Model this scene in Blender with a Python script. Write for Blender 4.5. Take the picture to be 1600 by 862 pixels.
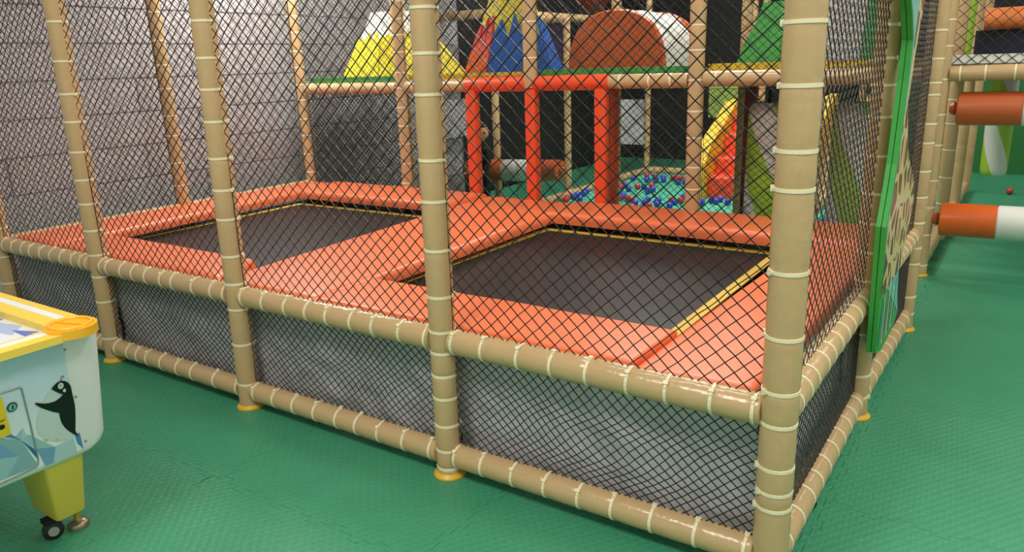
import bpy, math, random
import numpy as np
from mathutils import Vector, Matrix, noise

for o in list(bpy.data.objects):
    bpy.data.objects.remove(o, do_unlink=True)
scene = bpy.context.scene
COL = scene.collection
random.seed(7)
PI = math.pi

# ------------------------------------------------------------------ camera
cam_d = bpy.data.cameras.new('camera')
cam = bpy.data.objects.new('camera', cam_d)
COL.objects.link(cam)
cam_d.sensor_fit = 'HORIZONTAL'
cam_d.sensor_width = 36.0
cam_d.lens = 36.0 * 1186.2 / 1600.0
cam_d.clip_start = 0.05
cam.matrix_world = (Matrix.Translation((0.4919, -2.0321, 1.5208)) @ Matrix.Rotation(0.6005, 4, 'Z')
                    @ Matrix.Rotation(1.2992, 4, 'X') @ Matrix.Rotation(-0.0325, 4, 'Z'))
scene.camera = cam

# ------------------------------------------------------------------ world, exposure
world = bpy.data.worlds.new('hall_air')
scene.world = world
world.use_nodes = True
world.node_tree.nodes['Background'].inputs[0].default_value = (0.9, 0.95, 1.0, 1)
world.node_tree.nodes['Background'].inputs[1].default_value = 0.05
scene.view_settings.view_transform = 'Standard'
scene.view_settings.look = 'None'
scene.view_settings.gamma = 1.0
scene.view_settings.use_curve_mapping = False
scene.view_settings.exposure = 0.0
LAMP = 23.0          # emission strength of the ceiling light panels
# centre x, centre y, size x, size y of each ceiling panel
PANELS = [(-1.2, -2.5, 1.2, 1.2, 4.2), (1.8, -2.5, 1.2, 0.6, 4.2), (1.6, 0.2, 1.2, 0.6, 4.2), (1.6, 2.6, 1.2, 0.6, 4.2), (-1.3, 0.9, 1.2, 0.6, 4.2),
          (-4.55, 2.05, 0.6, 1.2, 2.85), (-1.6, 3.7, 1.2, 0.6, 4.2), (-2.6, 5.3, 1.2, 1.2, 4.2), (-2.6, 7.2, 1.2, 0.6, 4.2), (1.6, 7.8, 1.2, 0.6, 4.2)]  # both ball pit panels are unseen, added to brighten the pit
# name of the place each panel hangs over
WHERE = ['over the aisle before the cage', 'over the corner of the aisle', 'above the aisle right of the corner post', 'above the green aisle by the giraffe board', 'above the right trampoline',
         'hung low by the grey wall above the left trampoline', 'above the rust orange hump', 'added to brighten the middle of the ball pit', 'added to brighten the far kerb of the ball pit', 'above the striped bag at the far wall']
CEIL = 4.2

# ------------------------------------------------------------------ materials
def lin(c):
    return tuple((v / 255 / 12.92 if v / 255 <= 0.04045 else ((v / 255 + 0.055) / 1.055) ** 2.4) for v in c)

MATS = {}
def mat(name, rgb, rough=0.5, var=0.06, vscale=6.0, bump=0.0, bscale=20.0, spec=0.5, metal=0.0, coat=0.0, emit=0.0):
    if name in MATS:
        return MATS[name]
    m = bpy.data.materials.new(name)
    m.use_nodes = True
    nt = m.node_tree
    b = nt.nodes['Principled BSDF']
    r, g, bl = lin(rgb)
    b.inputs['Roughness'].default_value = rough
    b.inputs['Specular IOR Level'].default_value = spec
    b.inputs['Metallic'].default_value = metal
    b.inputs['Coat Weight'].default_value = coat
    b.inputs['Base Color'].default_value = (r, g, bl, 1)
    tc = nt.nodes.new('ShaderNodeTexCoord')
    if var > 0:
        n = nt.nodes.new('ShaderNodeTexNoise')
        n.inputs['Scale'].default_value = vscale
        n.inputs['Detail'].default_value = 4
        nt.links.new(tc.outputs['Object'], n.inputs['Vector'])
        mx = nt.nodes.new('ShaderNodeMix')
        mx.data_type = 'RGBA'
        mx.inputs[6].default_value = (r * (1 - var), g * (1 - var), bl * (1 - var), 1)
        mx.inputs[7].default_value = (min(1, r * (1 + var)), min(1, g * (1 + var)), min(1, bl * (1 + var)), 1)
        nt.links.new(n.outputs['Fac'], mx.inputs[0])
        nt.links.new(mx.outputs[2], b.inputs['Base Color'])
    if bump > 0:
        n2 = nt.nodes.new('ShaderNodeTexNoise')
        n2.inputs['Scale'].default_value = bscale
        n2.inputs['Detail'].default_value = 3
        nt.links.new(tc.outputs['Object'], n2.inputs['Vector'])
        bp = nt.nodes.new('ShaderNodeBump')
        bp.inputs['Strength'].default_value = bump
        bp.inputs['Distance'].default_value = 0.01
        nt.links.new(n2.outputs['Fac'], bp.inputs['Height'])
        nt.links.new(bp.outputs['Normal'], b.inputs['Normal'])
    if emit > 0:
        b.inputs['Emission Color'].default_value = (r, g, bl, 1)
        b.inputs['Emission Strength'].default_value = emit
    MATS[name] = m
    return m

BEIGE = mat('beige_vinyl', (198, 166, 124), 0.22, 0.04, 5, 0.3, 24)
TIE = mat('cream_nylon', (240, 228, 196), 0.4, 0.0)
PADO = mat('coral_vinyl', (241, 122, 79), 0.33, 0.03, 3, 0.10, 12)
PORTAL = mat('orange_vinyl', (236, 84, 46), 0.38, 0.03, 4, 0.1, 14)
NETM = mat('black_net_cord', (17, 17, 19), 0.35, 0.0)
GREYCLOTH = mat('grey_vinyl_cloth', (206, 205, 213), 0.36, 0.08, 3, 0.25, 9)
JUMP = mat('black_jump_mat', (25, 24, 27), 0.42, 0.12, 2.5, 0.08, 120)
WEB = mat('yellow_webbing', (222, 184, 84), 0.6, 0.06, 30)
BLACK = mat('black_frame', (14, 14, 15), 0.6, 0.0)
YELLOWP = mat('yellow_plastic', (226, 176, 50), 0.4, 0.03)
DECKY = mat('yellow_foam', (226, 190, 62), 0.5, 0.04)
DECKG = mat('green_foam', (74, 160, 80), 0.5, 0.04)
WHITE = mat('white_vinyl', (232, 230, 226), 0.4, 0.02)
WALLG = mat('grey_block_paint', (200, 197, 202), 0.7, 0.05, 2.2, 0.25, 60)
JOINT = mat('block_joint', (160, 158, 163), 0.9, 0.05)
DARKWALL = mat('dark_hall_black', (20, 21, 24), 0.8, 0.1)  # black wall colour also holds the dark of the unlit deep hall
CEILM = mat('ceiling_paint', (205, 205, 203), 0.9, 0.03)
HALLW = mat('hall_wall_paint', (232, 230, 226), 0.8, 0.03)
DARKDECK = mat('deck_board', (46, 42, 42), 0.7, 0.1)
MAROON = mat('maroon_vinyl', (110, 34, 26), 0.4, 0.05)
RUST = mat('rust_orange_vinyl', (196, 96, 52), 0.33, 0.03)
ROLLO = mat('roller_orange_vinyl', (228, 102, 40), 0.28, 0.03)
LIME = mat('lime_vinyl', (150, 190, 60), 0.4, 0.03)
RED = mat('red_vinyl', (214, 44, 44), 0.4, 0.03)
BLUE = mat('blue_vinyl', (30, 92, 180), 0.4, 0.03)
STRYEL = mat('bright_yellow_vinyl', (238, 224, 52), 0.4, 0.03)
NAVY = mat('navy_vinyl', (26, 32, 62), 0.4, 0.1)
TEALMAT = mat('teal_mat', (84, 190, 160), 0.5, 0.05, 3)

def floor_material():
    m = bpy.data.materials.new('green_foam_tile')
    m.use_nodes = True
    nt = m.node_tree
    b = nt.nodes['Principled BSDF']
    tc = nt.nodes.new('ShaderNodeTexCoord')
    geo = nt.nodes.new('ShaderNodeNewGeometry')
    n = nt.nodes.new('ShaderNodeTexNoise')
    n.inputs['Scale'].default_value = 1.6
    n.inputs['Detail'].default_value = 6
    nt.links.new(geo.outputs['Position'], n.inputs['Vector'])
    mx = nt.nodes.new('ShaderNodeMix'); mx.data_type = 'RGBA'
    a = lin((56, 136, 103)); c = lin((74, 158, 122))
    mx.inputs[6].default_value = (*a, 1); mx.inputs[7].default_value = (*c, 1)
    nt.links.new(n.outputs['Fac'], mx.inputs[0])
    nt.links.new(mx.outputs[2], b.inputs['Base Color'])
    b.inputs['Roughness'].default_value = 0.42
    b.inputs['Specular IOR Level'].default_value = 0.4
    # pressed leaf relief: two crossing diagonal waves
    hs = []
    for ang, sc in ((0.6, 11.0), (-0.75, 11.0)):
        mp = nt.nodes.new('ShaderNodeMapping')
        mp.inputs['Rotation'].default_value = (0, 0, ang)
        nt.links.new(geo.outputs['Position'], mp.inputs['Vector'])
        w = nt.nodes.new('ShaderNodeTexWave')
        w.inputs['Scale'].default_value = sc
        w.inputs['Distortion'].default_value = 0.6
        nt.links.new(mp.outputs['Vector'], w.inputs['Vector'])
        hs.append(w)
    ad = nt.nodes.new('ShaderNodeMath'); ad.operation = 'MULTIPLY'
    nt.links.new(hs[0].outputs['Fac'], ad.inputs[0]); nt.links.new(hs[1].outputs['Fac'], ad.inputs[1])
    bp = nt.nodes.new('ShaderNodeBump')
    bp.inputs['Strength'].default_value = 0.35
    bp.inputs['Distance'].default_value = 0.004
    nt.links.new(ad.outputs[0], bp.inputs['Height'])
    nt.links.new(bp.outputs['Normal'], b.inputs['Normal'])
    return m
FLOORM = floor_material()

def stripe_material(name, c1, c2, scale, ang):
    """diagonal candy stripes printed round a bag (object space, cylinder axis z)"""
    m = bpy.data.materials.new(name)
    m.use_nodes = True
    nt = m.node_tree
    b = nt.nodes['Principled BSDF']
    tc = nt.nodes.new('ShaderNodeTexCoord')
    sp = nt.nodes.new('ShaderNodeSeparateXYZ')
    nt.links.new(tc.outputs['Object'], sp.inputs[0])
    at = nt.nodes.new('ShaderNodeMath'); at.operation = 'ARCTAN2'
    nt.links.new(sp.outputs['Y'], at.inputs[0]); nt.links.new(sp.outputs['X'], at.inputs[1])
    k = nt.nodes.new('ShaderNodeMath'); k.operation = 'MULTIPLY'; k.inputs[1].default_value = ang
    nt.links.new(at.outputs[0], k.inputs[0])
    z = nt.nodes.new('ShaderNodeMath'); z.operation = 'MULTIPLY'; z.inputs[1].default_value = scale
    nt.links.new(sp.outputs['Z'], z.inputs[0])
    s = nt.nodes.new('ShaderNodeMath'); s.operation = 'ADD'
    nt.links.new(k.outputs[0], s.inputs[0]); nt.links.new(z.outputs[0], s.inputs[1])
    sn = nt.nodes.new('ShaderNodeMath'); sn.operation = 'SINE'
    nt.links.new(s.outputs[0], sn.inputs[0])
    gt = nt.nodes.new('ShaderNodeMath'); gt.operation = 'GREATER_THAN'; gt.inputs[1].default_value = 0.0
    nt.links.new(sn.outputs[0], gt.inputs[0])
    mx = nt.nodes.new('ShaderNodeMix'); mx.data_type = 'RGBA'
    mx.inputs[6].default_value = (*lin(c1), 1); mx.inputs[7].default_value = (*lin(c2), 1)
    nt.links.new(gt.outputs[0], mx.inputs[0]); nt.links.new(mx.outputs[2], b.inputs['Base Color'])
    b.inputs['Roughness'].default_value = 0.4
    return m
STRIPE = stripe_material('lime_white_stripes', (226, 226, 224), (164, 204, 64), 7.5, 2.0)

# ------------------------------------------------------------------ mesh helpers
class MB:
    def __init__(s):
        s.v = []; s.f = []
    def add(s, vs, fs):
        o = len(s.v)
        s.v += [tuple(map(float, p)) for p in vs]
        s.f += [tuple(i + o for i in f) for f in fs]
        return s
    def box(s, a, b):
        x0, y0, z0 = a; x1, y1, z1 = b
        return s.add([(x0, y0, z0), (x1, y0, z0), (x1, y1, z0), (x0, y1, z0), (x0, y0, z1), (x1, y0, z1), (x1, y1, z1), (x0, y1, z1)],
                     [(0, 3, 2, 1), (4, 5, 6, 7), (0, 1, 5, 4), (1, 2, 6, 5), (2, 3, 7, 6), (3, 0, 4, 7)])
    def hexa(s, lo, hi):
        n = len(lo)
        return s.add(list(lo) + list(hi), [tuple(range(n - 1, -1, -1)), tuple(range(n, 2 * n))] +
                     [(i, (i + 1) % n, n + (i + 1) % n, n + i) for i in range(n)])
    def sleeve(s, p0, p1, prof, seg=18, cap=True, squash=1.0):
        """surface of revolution along p0->p1; prof = list of (t, radius)"""
        p0 = Vector(p0); p1 = Vector(p1)
        d = (p1 - p0); L = d.length; d = d / L
        a = d.orthogonal().normalized(); b = d.cross(a)
        vs = []; fs = []
        for t, r in prof:
            c = p0 + d * (t * L)
            for k in range(seg):
                th = 2 * PI * k / seg
                vs.append(c + a * (r * math.cos(th)) + b * (r * squash * math.sin(th)))
        n = len(prof)
        for i in range(n - 1):
            for k in range(seg):
                k2 = (k + 1) % seg
                fs.append((i * seg + k, i * seg + k2, (i + 1) * seg + k2, (i + 1) * seg + k))
        if cap:
            fs.append(tuple(range(seg - 1, -1, -1)))
            fs.append(tuple((n - 1) * seg + k for k in range(seg)))
        return s.add(vs, fs)
    def tube(s, pts, r, seg=8, closed=False):
        P = [Vector(p) for p in pts]; n = len(P)
        vs = []; fs = []
        up = None
        for i in range(n):
            if closed: d = P[(i + 1) % n] - P[i - 1]
            else: d = P[min(i + 1, n - 1)] - P[max(i - 1, 0)]
            d.normalize()
            if up is None: up = d.orthogonal().normalized()
            a = (up - d * up.dot(d)).normalized(); up = a
            b = d.cross(a)
            rr = r[i] if isinstance(r, (list, tuple)) else r
            for k in range(seg):
                th = 2 * PI * k / seg
                vs.append(P[i] + a * (rr * math.cos(th)) + b * (rr * math.sin(th)))
        for i in range(n if closed else n - 1):
            j = (i + 1) % n
            for k in range(seg):
                k2 = (k + 1) % seg
                fs.append((i * seg + k, i * seg + k2, j * seg + k2, j * seg + k))
        if not closed:
            fs.append(tuple(range(seg - 1, -1, -1))); fs.append(tuple((n - 1) * seg + k for k in range(seg)))
        return s.add(vs, fs)
    def grid(s, fn, nu, nv, us=None, vs_=None):
        us = us or [i / nu for i in range(nu + 1)]
        vs_ = vs_ or [j / nv for j in range(nv + 1)]
        V = [fn(u, v) for v in vs_ for u in us]
        w = len(us)
        return s.add(V, [(j * w + i, j * w + i + 1, (j + 1) * w + i + 1, (j + 1) * w + i) for j in range(len(vs_) - 1) for i in range(w - 1)])
    def mesh(s, name, m, smooth=False):
        me = bpy.data.meshes.new(name)
        me.from_pydata(s.v, [], s.f)
        me.validate(clean_customdata=False)
        if m: me.materials.append(m)
        if smooth:
            me.polygons.foreach_set('use_smooth', [True] * len(me.polygons))
            try: me.set_sharp_from_angle(angle=math.radians(42))
            except Exception: pass
        me.update()
        return me
    def build(s, name, m, parent=None, smooth=False):
        return link(name, s.mesh(name, m, smooth), parent)

def link(name, data, parent=None, loc=None):
    o = bpy.data.objects.new(name, data)
    COL.objects.link(o)
    if parent is not None:
        o.parent = parent
        if parent.type == 'EMPTY' and parent.parent is None:
            o.matrix_parent_inverse = Matrix.Translation(-parent.location)
    if loc is not None: o.location = loc
    return o
def tag(o, label, cat, group=None):
    o['label'] = label; o['category'] = cat
    if group: o['group'] = group
    return o
def thing(name, label, cat, loc=(0, 0, 0), group=None):
    o = bpy.data.objects.new(name, None)
    o.location = loc; o.empty_display_size = 0.1
    COL.objects.link(o)
    return tag(o, label, cat, group)
def struct(o):
    o['kind'] = 'structure'; return o

# ------------------------------------------------------------------ room shell
floor = struct(MB().box((-5.35, -4.6, -0.06), (3.6, 9.5, -0.013)).build('floor', mat('dark_green_underlay', (22, 70, 50), 0.7)))
# interlocking foam tiles: one outline, jigsaw tabs on every side
TS = 1.02
def jig_outline():
    n = 10; d = 0.022
    prof = [(0.0, 0.0)]
    for i in range(n):
        a = (i + 0.5) / n
        w = 0.25 / n
        sgn = d if i % 2 == 0 else -d
        prof += [(a - w * 0.9, 0), (a - w * 1.15, sgn), (a + w * 1.15, sgn), (a + w * 0.9, 0)]
    pts = []
    for t, o in prof: pts.append((t * TS, o))                 # bottom side
    for t, o in prof: pts.append((TS + o, t * TS))            # right side
    for t, o in reversed(prof[1:]): pts.append((t * TS, TS + o))
    for t, o in reversed(prof[1:]): pts.append((o, t * TS))
    pts.insert(2 * len(prof), (TS, TS)); 
    pts.insert(len(pts) - (len(prof) - 1), (0, TS))
    c = TS / 2; k = 0.9984
    return [(c + (x - c) * k, c + (y - c) * k) for x, y in pts]
OUT = jig_outline()
tile_me = MB().hexa([(x, y, -0.013) for x, y in OUT], [(x, y, 0.0) for x, y in OUT]).mesh('floor_tile', FLOORM)
X0, Y0 = 0.05 - 6 * TS, -0.5 - 4 * TS
for i in range(1, 9):
    for j in range(0, 14):
        cx, cy = X0 + i * TS, Y0 + j * TS
        if cx > 3.5 or cy > 9.3: continue
        if -4.7 < cx < -2.1 and 0.1 < cy < 1.0: pass
        t = link('floor_tile', tile_me, floor, (cx, cy, 0))

# left wall: painted blocks in courses
wall_left = struct(MB().box((-5.35, -4.6, 0), (-5.106, 5.2, CEIL)).build('wall_left', JOINT))
bl, bh = 0.98, 0.245
blk = MB()
e = 0.004
blk.hexa([(0, e, e), (0, bl - e, e), (0, bl - e, bh - e), (0, e, bh - e)], [(0.012, e + .003, e + .003), (0.012, bl - e - .003, e + .003), (0.012, bl - e - .003, bh - e - .003), (0.012, e + .003, bh - e - .003)])
blk_me = blk.mesh('wall_block', WALLG)
for r in range(0, 13):
    y = -1.2 - (0.49 if r % 2 else 0)
    while y + bl <= 5.21:
        link('wall_block', blk_me, wall_left, (-5.108, y, r * bh + 0.04))
        y += bl
struct(MB().box((-5.35, 5.2, 0), (-5.106, 9.5, CEIL)).build('wall_left_rear', DARKWALL))
struct(MB().box((-5.35, 9.35, 0), (3.6, 9.5, CEIL)).build('wall_back', DARKWALL))
struct(MB().box((3.5, -4.6, 0), (3.65, 9.5, CEIL)).build('wall_right', HALLW))
struct(MB().box((-5.35, -4.75, 0), (3.65, -4.6, CEIL)).build('wall_front', HALLW))
struct(MB().box((-5.35, -4.75, CEIL), (3.65, 9.5, CEIL + 0.1)).build('ceiling', CEILM))
wp = MB().box((-0.9, 9.3, 0), (3.5, 9.345, 1.3)).build('wall_panel', mat('dark_green_panel', (40, 110, 56), 0.6), None)
tag(wp, 'dark green panel along the foot of the far wall beyond the striped bag', 'wall panel')

# ceiling light panels
lamp_m = mat('lit_diffuser', (255, 250, 240), 0.5, 0, emit=LAMP)
for k, (x, y, sx, sy, zc) in enumerate(PANELS):
    t = thing('ceiling_light', 'flat white ceiling light panel ' + WHERE[k], 'light', (x, y, zc), 'ceiling light panels')
    MB().box((x - sx / 2 - .03, y - sy / 2 - .03, zc - 0.05), (x + sx / 2 + .03, y + sy / 2 + .03, zc - 0.001)).build('frame', WHITE, t)
    MB().add([(x - sx / 2, y - sy / 2, zc - .054), (x + sx / 2, y - sy / 2, zc - .054), (x + sx / 2, y + sy / 2, zc - .054), (x - sx / 2, y + sy / 2, zc - .054)], [(0, 3, 2, 1)]).build('diffuser', lamp_m, t)
    if zc < CEIL:
        for a, b in ((-1, -1), (1, -1), (1, 1), (-1, 1)):
            MB().tube([(x + a * sx * .45, y + b * sy * .45, zc - .002), (x + a * sx * .45, y + b * sy * .45, CEIL - .001)], .003, 6).build('cable', BLACK, t)

# ------------------------------------------------------------------ padded pipes with cable ties, nets
RP = 0.048
def tie_mesh(r):
    mb = MB(); seg = 20; w = 0.0055; h = 0.0028
    vs = []; fs = []
    for k in range(seg):
        th = 2 * PI * k / seg
        for (rr, z) in ((r - .001, -w), (r + h, -w * .9), (r + h, w * .9), (r - .001, w)):
            vs.append((rr * math.cos(th), rr * math.sin(th), z))
    for k in range(seg):
        k2 = (k + 1) % seg
        for q in range(3):
            fs.append((k * 4 + q, k2 * 4 + q, k2 * 4 + q + 1, k * 4 + q + 1))
    mb.add(vs, fs)
    mb.box((r - .002, -.006, -.008), (r + .009, .006, .008))        # ratchet head
    mb.box((r + .001, .006, -.003), (r + .004, .016, .003))         # cut tail
    return mb.mesh('cable_tie', TIE)
TIES = {}
def padded_pipe(name, parent, p0, p1, ties, r=RP, m=BEIGE, seg=20, tie_objs=True, pinch=0.962, head=None, base=False, cap=True):
    """foam sleeve that swells between its cable ties; ties = distances along the pipe"""
    p0 = Vector(p0); p1 = Vector(p1); L = (p1 - p0).length; d = (p1 - p0) / L
    ts = sorted(t for t in ties if 0.005 < t < L - 0.005)
    marks = [0.0] + ts + [L]
    prof = [(0.0, r * (0.93 if ts else 1))]
    for a, b in zip(marks[:-1], marks[1:]):
        g = b - a
        sw = 1.0 + random.uniform(-.012, .014)
        for q, k in ((.10, .988), (.3, 1.002), (.55, 1.008), (.8, .998), (.92, .985)):
            prof.append(((a + g * q) / L, r * k * sw))
        if b < L: 
            prof.append(((b - .006) / L, r * pinch)); prof.append(((b + .006) / L, r * pinch))
    prof.append((1.0, r * (0.93 if ts else 1)))
    prof = sorted(prof)
    o = MB().sleeve(p0, p1, prof, seg, cap).build(name, m, parent, True)
    rk = round(r * pinch, 4)
    if tie_objs and ts:
        if rk not in TIES: TIES[rk] = tie_mesh(rk)
        q = d.to_track_quat('Z', 'Y')
        for t in ts:
            c = link('cable_tie', TIES[rk], o)
            c.rotation_mode = 'QUATERNION'
            ang = random.uniform(-.5, .5) + (head if head is not None else 0)
            c.rotation_quaternion = q @ Matrix.Rotation(ang, 4, 'Z').to_quaternion()
            c.location = p0 + d * t
    if base:
        x, y, z = p0
        MB().sleeve((x, y, 0.001), (x, y, 0.02), [(0, .063), (.35, .063), (.6, .058), (1, .05)], 24).build('base_plate', YELLOWP, o, True)
    return o

def even_ties(L, step, start=.08):
    out = []; t = start
    while t < L - .05:
        out.append(t); t += step * random.uniform(.8, 1.2)
    return out

def net(name, parent, O, U, V, wu, hv, du, dv, r, sag=0.0, sides=4, normal_sag=0.0, border=True, phase=0.0, m=NETM):
    """knotted diamond net: nodes on a staggered lattice, every cord a prism"""
    O = np.array(O, float); U = np.array(U, float); V = np.array(V, float)
    U /= np.linalg.norm(U); V /= np.linalg.norm(V); N = np.cross(U, V)
    nu = max(2, int(round(wu / (du / 2)))); nv = max(2, int(round(hv / (dv / 2))))
    I, J = np.meshgrid(np.arange(nu + 1), np.arange(nv + 1), indexing='ij')
    u = I / nu; v = J / nv
    env = np.sin(PI * u) * np.sin(PI * v)
    uu = u * wu + sag * env * (0.7 * np.sin(3.1 * u * PI + phase) + 0.4 * np.cos(5.0 * v + phase))
    vv = v * hv + sag * env * (-1.0 + 0.6 * np.sin(2.3 * PI * u + 1.3 * phase) + .4 * np.sin(4 * v * PI + phase))
    nn = normal_sag * env
    rng = np.random.RandomState(int(1000 * phase) + nu)
    jit = 0.03 * du
    uu = uu + rng.uniform(-jit, jit, uu.shape) * (env > .01); vv = vv + rng.uniform(-jit, jit, uu.shape) * (env > .01)
    P = O + uu[..., None] * U + vv[..., None] * V + nn[..., None] * N
    even = ((I + J) % 2 == 0)
    E0 = []; E1 = []
    for di in (1, -1):
        a = even.copy()
        ii = I + di; jj = J + 1
        ok = a & (ii >= 0) & (ii <= nu) & (jj <= nv)
        E0.append(P[I[ok], J[ok]]); E1.append(P[ii[ok], jj[ok]])
    if border:
        for s_ in (0, nv):
            E0.append(P[:-1, s_]); E1.append(P[1:, s_])
        for s_ in (0, nu):
            E0.append(P[s_, :-1]); E1.append(P[s_, 1:])
    A = np.concatenate(E0); B = np.concatenate(E1)
    D = B - A; D /= np.linalg.norm(D, axis=1)[:, None]
    a = np.cross(D, N); a /= np.linalg.norm(a, axis=1)[:, None]
    b = np.cross(D, a)
    n = len(A)
    verts = np.zeros((n, 2, sides, 3))
    for k in range(sides):
        th = 2 * PI * (k + .5) / sides
        off = r * (math.cos(th) * a + math.sin(th) * b)
        verts[:, 0, k] = A + off; verts[:, 1, k] = B + off
    base = (np.arange(n) * 2 * sides)[:, None]
    faces = []
    for k in range(sides):
        k2 = (k + 1) % sides
        faces.append(np.concatenate([base + k, base + k2, base + sides + k2, base + sides + k], axis=1))
    faces = np.concatenate(faces)
    me = bpy.data.meshes.new(name)
    me.vertices.add(n * 2 * sides)
    me.vertices.foreach_set('co', verts.reshape(-1))
    nf = len(faces)
    me.loops.add(nf * 4); me.loops.foreach_set('vertex_index', faces.reshape(-1).astype(np.int32))
    me.polygons.add(nf)
    me.polygons.foreach_set('loop_start', np.arange(nf, dtype=np.int32) * 4)
    me.polygons.foreach_set('loop_total', np.full(nf, 4, np.int32))
    me.materials.append(m)
    me.update(calc_edges=True)
    me.validate()
    return link(name, me, parent)

# ------------------------------------------------------------------ trampoline enclosure
ENC = thing('trampoline_enclosure', 'beige padded pipe cage with black diamond netting round the two trampolines', 'net cage', (-2.4, 0, 0))
H = 2.5
ZM, ZB = 0.55, 0.086
FP = {0: ((0.0, 0, 0), (-.004, 0, H)), 1: ((-1.217, -.005, 0), (-1.213, 0, H)), 2: ((-2.421, -.005, 0), (-2.392, 0, H)),
      3: ((-3.604, 0, 0), (-3.57, 0, H)), 4: ((-4.735, 0, 0), (-4.72, 0, H))}
TP = {0: [1.599, 1.448, 1.286, 1.187, 0.966, 0.782, 0.623, 0.524, 0.388, 0.312, 0.26, 1.78, 1.95, 2.15, 2.35],
      1: [1.709, 1.565, 1.432, 1.213, 1.07, 0.895, 0.723, 0.591, 0.509, 0.418, 0.328, 0.217, 0.113, 0.039, 1.9, 2.1, 2.3],
      2: [1.733, 1.586, 1.459, 1.326, 1.171, 1.034, 0.905, 0.738, 0.61, 0.49, 0.32, 0.123, 1.9, 2.1, 2.3],
      3: [1.794, 1.606, 1.447, 1.309, 1.156, 1.012, 0.886, 0.743, 0.61, 0.49, 0.348, 0.138, 1.95, 2.15, 2.3],
      4: [.14, .3, .47, .65, .8, .95, 1.1, 1.25, 1.4, 1.55, 1.7, 1.9, 2.1]}
for k, (a, b) in FP.items():
    padded_pipe('post', ENC, a, b, TP[k], r=0.049 if k else 0.052, base=True, head=-1.2)
def fx(k, z):
    a, b = FP[k]; t = z / H
    return a[0] + (b[0] - a[0]) * t
RAILT = {(0, 'm'): [-1.15, -1.018, -0.867, -0.735, -0.601, -0.457, -0.328, -0.188, -0.065],
         (0, 'b'): [-1.166, -1.043, -0.906, -0.769, -0.634, -0.508, -0.369, -0.222, -0.068],
         (1, 'm'): [-2.345, -2.2, -2.054, -1.922, -1.8, -1.661, -1.542, -1.403, -1.276],
         (1, 'b'): [-2.345, -2.209, -2.076, -1.94, -1.806, -1.689, -1.562, -1.427, -1.289],
         (2, 'm'): [-3.52, -3.458, -3.323, -3.216, -3.101, -2.968, -2.872, -2.707, -2.564, -2.47],
         (2, 'b'): [-3.52, -3.4, -3.309, -3.219, -3.091, -2.951, -2.827, -2.646, -2.47],
         (3, 'm'): [-4.63, -4.51, -4.39, -4.289, -4.167, -4.05, -3.935, -3.81, -3.722, -3.66],
         (3, 'b'): [-4.6, -4.45, -4.3, -4.15, -4.0, -3.85, -3.7]}
for (k, w), xs in RAILT.items():
    z = ZM if w == 'm' else ZB
    x1 = fx(k, z) - .044; x0 = fx(k + 1, z) + .044
    padded_pipe('rail', ENC, (x0, 0, z), (x1, 0, z), [x - x0 for x in xs], r=.047, head=PI * .6)
for k in range(4):   # head rail above the frame of view
    padded_pipe('rail', ENC, (fx(k + 1, H) + .044, 0, H - .06), (fx(k, H) - .044, 0, H - .06), [], tie_objs=False)
# right side, left side and rear posts
Q1 = ((0.004, 1.29, 0), (-.006, 1.26, H)); Q2 = ((.02, 2.575, 0), (.028, 2.59, H))
L1 = ((-4.76, 1.28, 0), (-4.79, 1.28, H)); R0 = ((-4.765, 2.56, 0), (-4.835, 2.56, H))
R1 = ((-3.635, 2.56, 0), (-3.64, 2.56, H)); R2 = ((-2.435, 2.55, 1.36), (-2.43, 2.55, H)); R3 = ((-1.235, 2.53, 0), (-1.232, 2.53, H))
padded_pipe('post', ENC, *Q1, [.1, .2, .39, .48, .62, .74, .86, .98, 1.13, 1.28, 1.4, 1.5, 1.62, 1.8, 2.0, 2.2], base=True)
padded_pipe('post', ENC, *Q2, [.1, .2, .39, .48, .62, .76, .9, 1.05, 1.15, 1.3, 1.36, 1.48, 1.62, 1.8, 2.0, 2.2], base=True)
padded_pipe('post', ENC, *L1, even_ties(H, .17), base=True)
padded_pipe('post', ENC, *R0, even_ties(H, .16), base=True)
padded_pipe('post', ENC, *R1, even_ties(H, .14), base=True, r=.05)
padded_pipe('post', ENC, *R3, even_ties(H, .16), base=True)
padded_pipe('post', ENC, *R2, even_ties(H - 1.36, .2, .2), r=.05)
def yrail(x0, y0, x1, y1, z, step, **k):
    L = y1 - y0 - .09
    return padded_pipe('rail', ENC, (x0, y0 + .045, z), (x1, y1 - .045, z), even_ties(L, step, .04), r=.047, **k)
yrail(0, 0, 0, 1.29, ZM, .115, head=-.4); yrail(0, 0, 0, 1.29, ZB, .125, head=-.4)
yrail(0, 1.29, .02, 2.58, ZM, .1, head=-.4); yrail(0, 1.29, .02, 2.58, ZB, .125, head=-.4)
yrail(-4.735, 0, -4.76, 1.28, ZM, .15, tie_objs=False); yrail(-4.76, 1.28, -4.765, 2.56, ZM, .15, tie_objs=False)
yrail(-4.735, 0, -4.76, 1.28, ZB, .15, tie_objs=False); yrail(-4.76, 1.28, -4.765, 2.56, ZB, .15, tie_objs=False)
for (x0, y0, x1, y1) in ((0, 0, 0, 1.26), (0, 1.26, .02, 2.59), (-4.72, 0, -4.79, 1.28), (-4.79, 1.28, -4.83, 2.56)):
    yrail(x0, y0, x1, y1, H - .06, 9, tie_objs=False)

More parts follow.
